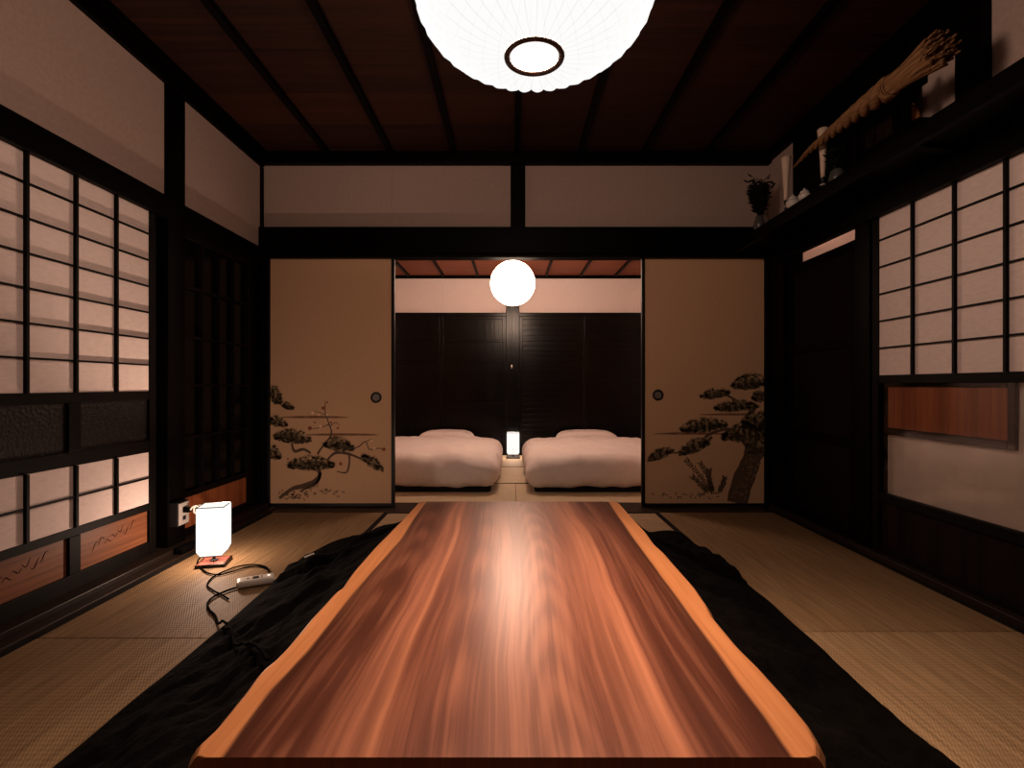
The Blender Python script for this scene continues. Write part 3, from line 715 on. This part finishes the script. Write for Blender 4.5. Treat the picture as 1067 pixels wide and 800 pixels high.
# quilt: draped from under the table top to the mats
qx0, qx1, qy0, qy1 = -1.035, 1.005, .06, 2.93
NX, NY = 150, 200
V = []; Fc = []
def rect_dist(x, y):
    dx = max(-.42-x, 0, x-.42); dy = max(.70-y, 0, y-2.17); return math.hypot(dx, dy), dx, dy
idx = {}
def border_scale(x, y):
    return 1
for j in range(NY+1):
    for i in range(NX+1):
        u = i/NX*2-1; v_ = j/NY*2-1
        # superellipse-rounded sheet outline
        cx_, cy_ = (qx0+qx1)/2, (qy0+qy1)/2
        hx, hy = (qx1-qx0)/2, (qy1-qy0)/2
        m4 = max(abs(u), abs(v_)); 
        rr = 1.0
        if m4 > 0:
            a, b2 = abs(u)/m4, abs(v_)/m4
            rr = 1/((a**9+b2**9)**(1/9.0))
        rr = 1+(rr-1)*m4
        x = cx_+u*hx*rr; y = cy_+v_*hy*rr
        wob_ = noise.noise(Vector((x*1.4, y*1.4, 3)))*.02+noise.noise(Vector((x*4, y*4, 8)))*.007
        e = max(0, m4-.6)/.4
        if x > 0: wob_ *= 1.5
        x += wob_*e*(1 if u > 0 else -1); 
        ds, dx, dy = rect_dist(x, y)
        full = .585 if dx > 0 and dy == 0 else .70
        t = min(1, ds/full)
        zz = .322*(1-t)**1.25
        wr = noise.noise(Vector((x*5, y*5, 1)))*.030+noise.noise(Vector((x*11, y*8, 5)))*.016+noise.noise(Vector((x*23, y*19, 9)))*.012+abs(noise.noise(Vector((x*9+y*6, y*14-x*7, 4))))*.018
        wr += abs(noise.noise(Vector((x*3.2+y*1.5, y*4.5-x, 2.2))))*.045
        env = max(0.0, math.sin(PI*min(1, max(0, t))))**.7 if t < 1 else 0
        zz += wr*env+.030*(t**2)
        # heap at the far right corner
        zz += .055*math.exp(-((x-.86)/.12)**2-((y-2.72)/.16)**2)+.03*math.exp(-((x-.93)/.08)**2-((y-2.35)/.12)**2)
        if m4 > .965: zz = min(zz, .045)*max(0.0, 1-(m4-.965)/.035)**.5+.004
        if x > -.44 and x < .44 and y > .68 and y < 2.19: zz = .322
        V.append((x, y, max(.004, zz)))
for j in range(NY):
    for i in range(NX):
        a = j*(NX+1)+i; Fc.append((a, a+1, a+NX+2, a+NX+1))
q = thing('kotatsu_quilt', 'crumpled black quilt draped from under the low table onto the mats', 'quilt', (0, 1.437, 0))
V = [(x, y-1.437, zz) for x, y, zz in V]
obj('cover', MB().add(V, Fc), M['quilt'], q, smooth=True)
def quilt_z(x, y):
    best = min(V, key=lambda p: (p[0]-x)**2+(p[1]+1.437-y)**2); return best[2]
p = on_z(322, 592, .06); zq = quilt_z(p.x, p.y)
obj('care_tag', MB().box(-.004, .004, -.028, .028, 0, .003, M=Matrix.Translation((p.x, p.y-1.437, zq+.003)) @ Matrix.Rotation(R(-22), 4, 'Z') @ Matrix.Rotation(R(25), 4, 'Y')), M['white_plastic'], q, label='small white tag on the quilt')

# ------------------------------------------------------------------ box lamps
M['shade_floor'] = mat_glow('lit_paper_shade', (1,.94,.88), 1.25, .14)
M['shade_bed'] = mat_glow('lit_bedside_shade', (1,.94,.88), 1.12, .15)
M['base_wood'] = mat_wood('lamp_base_wood', (.035,.010,.007), (.065,.020,.014), 'x', .35, .3)
def box_lamp(name, label, loc, rz, s, z0, z1, shade, energy, group, basem='base_wood', basel='square brown wooden base'):
    r = thing(name, label, 'lamp', loc, rz, group)
    h = s/2; k = .045
    sh_ = MB(); t = .0015
    # four paper walls, open above and below; chamfered lower edge
    A = [(-h+k*.55,z0),(-h,z0+k*.55),(-h*1.0,z1)]
    ring = lambda e, zz: [(-h+e,-h+e,zz),(h-e,-h+e,zz),(h-e,h-e,zz),(-h+e,h-e,zz)]
    rows = [ring(k*.3, z0), ring(0, z0+k*.6), ring(0, z1)]
    vs = [p for rw in rows for p in rw]; fs = []
    for i in range(2):
        for q_ in range(4):
            q2 = (q_+1) % 4; fs.append((i*4+q_, i*4+q2, (i+1)*4+q2, (i+1)*4+q_))
    s_ = obj('lamp_shade', MB().add(vs, fs), shade, r)
    for zz, e in ((z1, 0), (z0, k*.3)):
        pts = ring(e, zz); fr = MB()
        fr.tube([(pts[0][0]*.5+pts[1][0]*.5, pts[0][1], zz)]+[(p[0]*(1 if i_ != 0 else 1), p[1], p[2]) for i_, p in enumerate(pts[1:]+pts[:1])]+[(pts[0][0]*.5+pts[1][0]*.5, pts[0][1], zz)], .0021, 6)
        obj('wire_rim', fr, M['black'], s_)
    obj('lamp_base', MB().box(-h*1.08, h*1.08, -h*1.08, h*1.08, 0, .016).box(-h*1.08, h*1.08, -h*1.08, h*1.08, 0, .0145), M[basem], r, bevel=.002, label=basel)
    obj('base_edge', MB().box(-h*1.085, h*1.085, -h*1.085, h*1.085, .001, .0135), M['black'], r)
    st_ = obj('stem', MB().lathe([(.018,.016),(.018,.022),(.007,.026),(.007,z0+.05),(.014,z0+.052),(.014,z0+.075)], n=14), M['black'], r)
    obj('spider', MB().tube([(-h+.001,0,z0+.05),(h-.001,0,z0+.05)], .0014, 6).tube([(0,-h+.001,z0+.05),(0,h-.001,z0+.05)], .0014, 6), M['black'], r)
    l = bpy.data.lights.new('bulb_light', 'POINT'); l.energy = energy; l.color = WARM; l.shadow_soft_size = .022
    lo = bpy.data.objects.new('bulb_light', l); COL.objects.link(lo); lo.parent = r; lo.location = (0,0,(z0+z1)/2+.01)
    return r
fl = box_lamp('floor_lamp', 'glowing white box lamp on the straw mat by the left wall', (-1.455, 2.484, 0), R(13.5), .119, .050, .286, M['shade_floor'], 48.0, 'white box lamps')
bl = box_lamp('bedside_lamp', 'small glowing white box lamp on the mat between the two beds', (.013, 6.12, 0), 0, .148, .045, .305, M['shade_bed'], 20.0, 'white box lamps', 'black', 'square black base')
# floor lamp cord (part of the lamp), in lamp space
def to_local(root, p):
    Mi = (Matrix.Translation(root.location) @ Matrix.Rotation(root.rotation_euler.z, 4, 'Z')).inverted(); return Mi @ Vector(p)
pts = [(203,578),(206,585),(210,592),(217,597),(229,598.5),(243,595),(257,591),(270,590),(279,593)]
path = [on_z(a, b_, .006) for a, b_ in pts]
path[0] = Vector((path[0].x+.03, path[0].y+.03, .012))
obj('lamp_cord', MB().tube(smooth_path([to_local(fl, p) for p in path], 6), .0035, 8), M['rubber'], fl, smooth=True, label='black cord of the lamp')

# in-line switch with its cords
c = on_z(266.5, 606, .012)
ks = thing('cord_switch', 'white in-line heater switch on the mat beside the quilt', 'switch', (c.x, c.y, .003), R(27))
sb = obj('switch_body', rounded_box(.150, .074, .028, .010, 12, 6, 4, 0, 1, 0, 0), M['white_plastic'], ks, smooth=True)
obj('display_window', MB().box(-.012, .012, -.013, .013, .0275, .0295), M['black'], sb, label='black window on the switch')
for mx_, my_, mr_ in ((-.030,0,.005),(.024,.009,.0035),(.024,-.009,.0035)): obj('dial_mark', MB().lathe([(mr_,.0275),(mr_,.0292)], (mx_,my_,0), 10), M['black'], sb)
m, nt = newmat('pilot_light'); e = nd(nt, 'ShaderNodeEmission'); e.inputs[0].default_value = (1,.85,.7,1); e.inputs[1].default_value = 1.5; finish(nt, e)
obj('pilot_light', MB().lathe([(.006,.027),(.006,.0292),(.003,.031)], (.052,.004,0), 12), m, sb, label='lit round pilot lamp')
def lay(path, zs, rad):        # rest a cord on the mats and on the quilt
    out = []
    for p in path:
        near = [q[2] for q in V if abs(q[0]-p.x) < .022 and abs(q[1]+1.437-p.y) < .022]
        out.append(Vector((p.x, p.y, max([zs]+[z_+rad+.003 for z_ in near]))))
    for _ in range(2):
        zz = [p.z for p in out]
        for i in range(1, len(out)-1): out[i].z = max(zz[i], (zz[i-1]+zz[i+1])/2)
    return out
def cord(parent, pts, rad, name, zs=.006):
    path = [on_z(p[0], p[1], zs) for p in pts]
    path = lay(smooth_path(path, 6), zs, rad)
    return obj(name, MB().tube([to_local(parent, p) for p in path], rad, 8), M['rubber'], parent, smooth=True)
cord(ks, [(252,611),(243,613),(232,617),(222,622),(216.5,628),(218,635),(224,641),(227,649),(232,657),(236,662)], .0042, 'cord')
cord(ks, [(280,596),(277,590.5),(264,588),(248,590),(234,595),(222,601),(216,609),(222,615),(231,619.5),(238,624)], .0035, 'cord')
# the part lying on the quilt
path = []
for a, b_, zz in ((236,662,.02),(241,672,.06),(246,682,.10),(256,688,.14),(268,687,.2),(280,685,.26)):
    p = on_z(a, b_, zz); path.append(Vector((p.x, p.y, quilt_z(p.x, p.y)+.005)))
obj('cord', MB().tube([to_local(ks, p) for p in lay(smooth_path(path, 6), .006, .0042)], .0042, 8), M['rubber'], ks, smooth=True)

# wall outlet on the post, plug, adapter
oc = (-1.735, 2.615)
ob = thing('wall_outlet', 'white outlet plate on a black box on the left wall post beside the lamp', 'outlet', (-1.765, 2.66, .14))
obj('outlet_box', MB().box(.0, .045, -.045, .045, .0, .125), M['dull_black'], ob, bevel=.003)
M['plate'] = mat_plain('toned_plate', (.30,.27,.25), .5, .2)  # flat base colour, toned down from the white plastic
obj('outlet_plate', MB().box(.045, .051, -.040, .040, .006, .119), M['plate'], ob, bevel=.002, label='white outlet plate')
for zz in (.028, .075): obj('socket', MB().box(.0505, .0525, -.012, .012, zz, zz+.022), M['black'], ob)
pl = thing('power_plug', 'black plug with a looped white cord in the wall outlet', 'plug', (-1.7125, 2.66, .22))
obj('plug_body', MB().box(.0, .032, -.016, .016, -.012, .012), M['rubber'], pl, bevel=.004)
loop = [(.03,0,0),(.042,0,.014),(.058,.004,.020),(.074,.008,.010),(.076,.010,-.010),(.062,.008,-.022),(.046,.006,-.012),(.046,.012,.010),(.062,.03,.016),(.075,.07,-.01),(.08,.12,-.06),(.078,.15,-.12),(.075,.16,-.19),(.09,.15,-.212)]
obj('plug_cord', MB().tube(smooth_path(loop, 6), .0048, 8), M['white_plastic'], pl, smooth=True, label='white cord')
ad = thing('power_adapter', 'dark adapter with coiled cable on the sill under the wall outlet', 'adapter', (-1.69, 2.62, .0125))
obj('adapter_body', rounded_box(.05, .085, .034, .008, 5, 6, 4), M['rubber'], ad, smooth=True)
coil = [(.0+.03*math.cos(t*.7), .09+.05*math.sin(t*.7), .004+.0025*t*.35) for t in range(0, 26)]
obj('cable', MB().tube(smooth_path([(0,.04,.012)]+coil, 3), .003, 6), M['rubber'], ad, smooth=True)

# ------------------------------------------------------------------ pendant over the table
pc = Vector((.064, 1.46, 1.815))
pd = thing('pendant_lamp', 'large glowing fluted white pendant over the low table', 'pendant lamp', pc)
M['pendant'] = mat_glow('pendant_shade', (1,.985,.965), 1.16, .38, None, 36, .74)
NF = 36; n = NF*8
prof = [(.075,.0),(.12,.004),(.17,.013),(.22,.030),(.262,.054),(.297,.085),(.322,.122),(.334,.160),(.332,.20),(.316,.24),(.285,.275),(.24,.302),(.18,.322),(.11,.334),(.05,.338)]
vs = []; fs = []
for i, (r_, zz) in enumerate(prof):
    for k in range(n):
        a = 2*PI*k/n; s = abs(math.sin(a*NF/2)); fl_ = (.06*s**.7-.03)*min(1, r_/.30)*min(1, (r_-.07)/.1)
        rr = r_*(1+fl_); vs.append((rr*math.cos(a), rr*math.sin(a), zz-.004*s*min(1, (r_-.07)/.1)))
for i in range(len(prof)-1):
    for k in range(n):
        k2 = (k+1) % n; fs.append((i*n+k, i*n+k2, (i+1)*n+k2, (i+1)*n+k))
obj('lamp_shade', MB().add(vs, fs), M['pendant'], pd, smooth=True, label='fluted white shade')
ring = []
for k in range(13):
    a = 2*PI*k/12; ring.append((.0785+.0085*math.cos(a), -.003+.007*math.sin(a)))
M['bronze'] = mat_plain('bronze_ring', (.07,.035,.025), .4, .4)
obj('ring', MB().lathe(ring, n=56, cap=False), M['bronze'], pd, smooth=True, label='dark bronze ring under the shade')
obj('diffuser_disc', MB().lathe([(.001,.001),(.05,.0015),(.069,.002)], n=48), mat_glow('disc_glow', (1,.96,.92), 1.5, .3), pd, smooth=True)
obj('cord', MB().tube([(0,0,.336),(0,0,.70)], .004, 8), M['rubber'], pd)
obj('ceiling_cup', MB().lathe([(.045,.713),(.045,.69),(.012,.668)], n=24), M['black'], pd, smooth=True)
l = bpy.data.lights.new('pendant_light', 'POINT'); l.energy = 76; l.color = WARM; l.shadow_soft_size = .13
lo = bpy.data.objects.new('pendant_light', l); COL.objects.link(lo); lo.parent = pd; lo.location = (0,0,.17)
l = bpy.data.lights.new('pendant_tube', 'AREA'); l.shape = 'DISK'; l.size = .44; l.energy = 45; l.color = WARM; l.spread = R(92)
lo = bpy.data.objects.new('pendant_tube', l); COL.objects.link(lo); lo.parent = pd; lo.location = (0,0,.10); lo.rotation_euler = (R(-11), R(-4.5), 0)

# globe lamp in the bedroom
gy = 4.75; gr = 23.5*gy/F*.985
gp = on_y(534.3, 295, gy)
gl = thing('globe_lamp', 'glowing white globe hanging in the bedroom opening', 'globe lamp', gp)
prof = [(max(.0005, gr*math.sin(PI*k/24)), -gr*math.cos(PI*k/24)) for k in range(25)]
obj('globe', MB().lathe(prof, n=48), mat_glow('globe_glow', WARM, 34.0), gl, smooth=True)
obj('cord', MB().tube([(0,0,gr-.002),(0,0,2.25-gp.z)], .004, 8), M['rubber'], gl)
obj('ceiling_cup', MB().lathe([(.04,2.229-gp.z),(.035,2.20-gp.z),(.01,2.19-gp.z)], n=20), M['black'], gl)
obj('pull_cord', MB().tube([(-.01,0,-gr+.003),(-.01,0,-gr-.56)], .0016, 6), M['dull_black'], gl)
obj('pull_bead', MB().lathe([(.002,-gr-.59),(.008,-gr-.58),(.008,-gr-.565),(.003,-gr-.555)], (-.01,0,0), 12), M['white_plastic'], gl, smooth=True, label='small white bead on the pull cord')

# ------------------------------------------------------------------ bedroom shell
BY = 6.40
st('wall_bedroom_left', MB().box(-1.95, -1.88, 3.74, BY, -.06, 2.25), M['white_plaster'], None, 'plaster side wall of the bedroom, left', 'wall')
st('wall_bedroom_right', MB().box(1.88, 1.95, 3.74, BY, -.06, 2.25), M['white_plaster'], None, 'plaster side wall of the bedroom, right', 'wall')
w = st('wall_bedroom_back', MB().box(-1.95, 1.95, BY, BY+.06, -.06, 2.25), M['white_plaster'], None, 'pale plaster band over the black doors behind the beds', 'wall')
for x in (-.875, .90): st('seam_strip', MB().box(x-.008, x+.008, BY-.005, BY, 1.78, 2.21), M['white_plaster'], w)
st('wall_bedroom_front', MB().box(-1.95, 1.95, 3.725, 3.76, 1.80, 2.25), M['white_plaster'], None, 'plaster over the opening on the bedroom side', 'wall')
trim(MB().box(-1.90, 1.90, BY-.03, BY, 2.212, 2.25), M['dark_wood_x'], 'thin black cornice at the bedroom ceiling', 'cornice')
trim(MB().box(-1.90, 1.90, BY-.045, BY, 1.735, 1.78), M['lacquer_x'], 'black lintel over the doors behind the beds')
trim(MB().box(-1.90, 1.90, BY-.05, BY, -.055, .012), M['lacquer_x'], 'black sill under the doors behind the beds', 'sill')
trim(MB().box(-.073, .09, BY-.07, BY, .0, 2.25), M['lacquer_v'], 'glossy black pillar between the beds behind the bedside lamp', 'pillar')
def board_door(name, x0, x1, label, rails, ribs, handle=None):
    d = thing(name, label, 'door', (x0, BY-.035, .012), kind=ST); w = x1-x0
    f = MB().box(0, .045, -.004, .024, 0, 1.725).box(w-.045, w, -.004, .024, 0, 1.725)
    obj('stile_frame', f, M['lacquer_v'], d, bevel=.003)
    f = MB()
    for zz, hh in rails: f.box(.045, w-.045, -.002, .022, zz, zz+hh)
    obj('rail_frame', f, M['lacquer_x'], d, bevel=.003)
    obj('board_panel', MB().box(.045, w-.045, .008, .016, .02, 1.72), M['lacquer_x' if ribs else 'lacquer_v'], d)
    if ribs:
        f = MB(); zz = .09
        while zz < 1.62:
            f.box(.045, w-.045, .001, .009, zz, zz+.014); zz += .066
        obj('slats', f, M['lacquer_x'], d, bevel=.002)
    return d
RL = [(0,.05),(.62,.03),(1.14,.03),(1.40,.03),(1.685,.04)]
board_door('door_5', -.90, -.075, 'black lacquered panel door left of the glossy pillar', RL, False)
board_door('door_6', -1.80, -.905, 'outermost black lacquered panel door behind the left bed', RL, False)
board_door('door_7', .092, .90, 'black slatted door right of the glossy pillar', [(0,.05),(1.685,.04)], True)
board_door('door_8', .905, 1.80, 'outermost black slatted door behind the right bed', [(0,.05),(1.685,.04)], True)

# beds
def bed(x0, x1, label, seed, px0, px1, plabel):
    cx = (x0+x1)/2; w = x1-x0
    b_ = thing('futon_bed', label, 'bed', (cx, 5.16, 0), group='white beds in the bedroom')
    obj('bed_shadow', MB().box(-w/2+.07, w/2-.07, -1.02, 1.06, .003, .06), M['dull_black'], b_, bevel=.01, label='black block standing in for the shadow under the bed')  # black box added as the shadow strip beneath the duvet
    obj('mattress', rounded_box(w-.12, 2.06, .125, .04, 10, 10, 4, 0, 1, 0, .06), M['linen'], b_, smooth=True)
    dv = rounded_box(w, 1.74, .25, .12, 60, 60, 14, .020, 4.2, seed, .036)
    dv.v = [(x, y-.22, zz) for x, y, zz in dv.v]
    dv.v = [(x, y, zz+(.022*math.cos(x/w*PI)*(1 if zz > .15 else 0))-(.02 if y > .2 else .0)*max(0, min(1, (y-.2)/.8))) for x, y, zz in dv.v]
    obj('duvet', dv, M['linen'], b_, smooth=True)
    pcx = (px0+px1)/2
    pw = rounded_box(px1-px0, .36, .145, .07, 22, 16, 8, .008, 7, seed+4, 0)
    pw.v = [(x*(1-.10*(abs(y)/.2)**2*0), y, zz*(.62+.38*(1-(abs(x)/((px1-px0)/2))**4))) for x, y, zz in pw.v]
    o = obj('pillow', pw, M['linen'], None, plabel, 'pillow', 'white pillows', smooth=True)
    o.location = (pcx, 6.055, .192)
bed(-1.50, -.105, 'white duvet-covered bed left of the bedside lamp', 1, -1.10, -.45, 'white pillow on the left bed')
bed(.115, 1.51, 'white duvet-covered bed right of the bedside lamp', 2, .53, 1.24, 'white pillow on the right bed')

# ------------------------------------------------------------------ things on the household shelf
ZS = 1.8735
al = thing('household_altar', 'dark wooden household altar on the shelf behind the straw rope', 'altar', (1.70, 2.36, ZS))
obj('altar_base', MB().box(-.06, .10, -.29, .14, 0, .05).box(-.03, .10, -.27, .13, .05, .10), M['dark_wood_y'], al, bevel=.003)
obj('shrine_body', MB().box(.0, .10, -.10, .12, .10, .36), M['dark_wood'], al, bevel=.003)
obj('roof', MB().prism([(-.045,-.14,.36),(-.045,.16,.36),(-.045,.01,.44)], (.15,0,0)), M['dark_wood_y'], al)
dv = MB()
for k in range(4): dv.box(-.006, .0, -.09+.052*k, -.043+.052*k, .12, .34)
obj('shrine_door', dv, M['brown_wood_v'], al)
for yy in (-.26, .05): obj('post', MB().box(-.075, -.05, yy, yy+.02, 0, .30), M['dark_wood'], al)
obj('crossbar', MB().box(-.077, -.048, -.34, .08, .20, .235), M['dark_wood_y'], al)
# twisted straw rope
trim(MB().box(1.825, 1.842, 2.07, 2.44, 2.24, 2.47), M['dark_wood_y'], 'black frieze board above the brush end of the straw rope', 'board')
obj('back_board', MB().box(.122, .137, .06, .94, .0, .585), M['dark_wood'], al)
rp = thing('straw_rope', 'thick twisted straw rope with a brush end hung along the shelf front', 'rope', (1.555, 2.36, 2.09))
def rope_c(y): return Vector((.0, y, .012*math.sin((y+.5)*3)))
for s_ in range(3):
    pts = []; rs = []
    for k in range(121):
        t = k/120; y = -.27+.72*t; w = .043*(1-t)**.9+.004
        a = t*2*PI*(3.2+1.6*t)+s_*2*PI/3; c0 = rope_c(y)
        pts.append((c0.x+math.cos(a)*w*.56, y, c0.z+math.sin(a)*w*.56-.05*max(0,(t-.8))*2)); rs.append(w*.53)
    obj('strand', MB().tube(pts, rs, 8), M['straw'], rp, smooth=True)
br = MB()
obj('brush_core', MB().tube([(0,-.24,.008),(0,-.29,.008),(0,-.36,.006),(0,-.46,.004),(0,-.50,.004)], [.034,.036,.042,.054,.056], 20), M['straw'], rp, label='bundled straw of the brush end')
for k in range(170):
    a = rnd.uniform(0, 2*PI); q_ = math.sqrt(rnd.random()); r0, r1 = .034*q_, .064*q_
    e_ = -.54+rnd.uniform(0, .05)
    br.tube([(r0*math.cos(a), -.25, .01+r0*math.sin(a)), (r0*1.1*math.cos(a), -.36, r0*1.1*math.sin(a)+.006), (r1*math.cos(a), e_, r1*math.sin(a))], [.0062,.0062,.0042], 5)
obj('brush_end', br, M['straw'], rp, label='untwisted brush end of the rope')
obj('tie', MB().tube([(.042*math.cos(t*.5), -.285+.001*t, .008+.042*math.sin(t*.5)) for t in range(0, 40)], .004, 6), M['straw'], rp)
for yy in (-.30, .06): obj('hanger', MB().tube([(.0, yy, .0), (.0665, yy, .0)], .004, 6), M['dull_black'], rp)

def candlestick(label, loc):
    c = thing('candlestick', label, 'candlestick', loc, group='candlesticks on the shelf')
    obj('stand', MB().lathe([(.022,0),(.024,.006),(.010,.012),(.008,.03),(.013,.038),(.007,.046),(.007,.062),(.014,.070),(.006,.078)], n=20), M['black'], c, smooth=True)
    obj('beads', MB().lathe([(.011,.0345),(.0155,.038),(.011,.0415)], n=14).lathe([(.02,.0065),(.0245,.009),(.02,.0115)], n=14), M['ceramic'], c, smooth=True)
    obj('candle', MB().lathe([(.010,.078),(.012,.12),(.016,.20),(.024,.29),(.027,.325),(.020,.330),(.003,.332)], n=24), M['wax'], c, smooth=True, label='white candle flaring towards the top')
    return c
cs = candlestick('white flared candle on a black stand, far one nearer the corner', (1.60, 2.97, ZS))
dup(cs, (1.614, 2.64, ZS), 0, 'white flared candle on a black stand, near one under the rope tail')
def sprig_vase(label, loc, seed, hgt):
    v = thing('evergreen_vase', label, 'vase', loc, group='vases of evergreen on the shelf'); r_ = random.Random(seed)
    obj('vase', MB().lathe([(.022,0),(.030,.01),(.038,.04),(.030,.075),(.020,.088),(.026,.098)], n=20), M['grey_ceramic'], v, smooth=True)
    lf = MB()
    for s_ in range(15):
        a = r_.uniform(0, 2*PI); ln = r_.uniform(.65, 1)*hgt; lean = r_.uniform(.12, .42)
        tip = Vector((math.cos(a)*lean*ln*.75, math.sin(a)*lean*ln, .09+ln))
        lf.tube([(0,0,.06), (tip.x*.5, tip.y*.4, .09+ln*.5), tip], [.003,.0025,.0015], 5)
        for q_ in range(34):
            t = r_.uniform(.25, 1); base = Vector((tip.x*t, tip.y*t, .06+(tip.z-.06)*t)); b2 = r_.uniform(0, 2*PI)
            dirv = Vector((math.cos(b2), math.sin(b2), r_.uniform(-.1, .9))).normalized(); sd = dirv.cross(Vector((0,0,1))).normalized()
            l_ = r_.uniform(.035, .055); n_ = dirv.cross(sd)*.003
            lf.add([base, base+dirv*l_*.5+sd*.012+n_, base+dirv*l_, base+dirv*l_*.5-sd*.012+n_, base+dirv*l_*.5-n_], [(0,1,4),(1,2,4),(2,3,4),(3,0,4)])
    obj('evergreen_sprigs', lf, M['leaf'], v, label='dark leafy sprigs')
    return v
sprig_vase('vase of dark evergreen sprigs in the back right corner of the shelf', (1.615, 3.32, ZS), 3, .26)
sprig_vase('grey vase of dark sprigs between the near candle and the altar', (1.64, 2.565, ZS), 8, .09)
def offering(label, loc, s):
    o = thing('offering_jar', label, 'jar', loc, group='white offering jars')
    obj('jar', MB().lathe([(.018*s,0),(.030*s,.012*s),(.032*s,.03*s),(.022*s,.042*s)], n=20), M['ceramic'], o, smooth=True)
    obj('lid', MB().lathe([(.024*s,.042*s),(.020*s,.052*s),(.006*s,.058*s),(.007*s,.066*s)], n=20), M['ceramic'], o, smooth=True)
offering('small white lidded jar beside the far candle on the shelf', (1.59, 2.88, ZS), 1.15)
offering('small white lidded jar midway between the two candles', (1.59, 2.765, ZS), 1.0)
fg = thing('clay_ornament', 'small orange-brown ornament on the near step of the dark altar', 'ornament', (1.685, 2.14, ZS+.102))
obj('ornament_body', MB().lathe([(.030,0),(.032,.006),(.027,.03),(.020,.05),(.012,.062),(.004,.066)], n=20), M['terracotta'], fg, smooth=True)
obj('loop', MB().tube([(.0, .012*math.cos(t*PI/8), .066+.014*math.sin(t*PI/8)) for t in range(0, 9)], .003, 6), M['terracotta'], fg)

# corridor lamp light beyond the dark door
l = bpy.data.lights.new('corridor_light', 'POINT'); l.energy = 4.5; l.color = WARM; l.shadow_soft_size = .04
lo = bpy.data.objects.new('corridor_light', l); COL.objects.link(lo); lo.location = (2.08, 3.45, 2.3)

# ------------------------------------------------------------------ world and view
w = bpy.data.worlds.new('night'); S.world = w; w.use_nodes = True
w.node_tree.nodes['Background'].inputs[0].default_value = (.05,.03,.02,1); w.node_tree.nodes['Background'].inputs[1].default_value = .02
S.view_settings.view_transform = 'Standard'; S.view_settings.look = 'None'
S.view_settings.exposure = 0.0; S.view_settings.gamma = 1.0; S.view_settings.use_curve_mapping = False
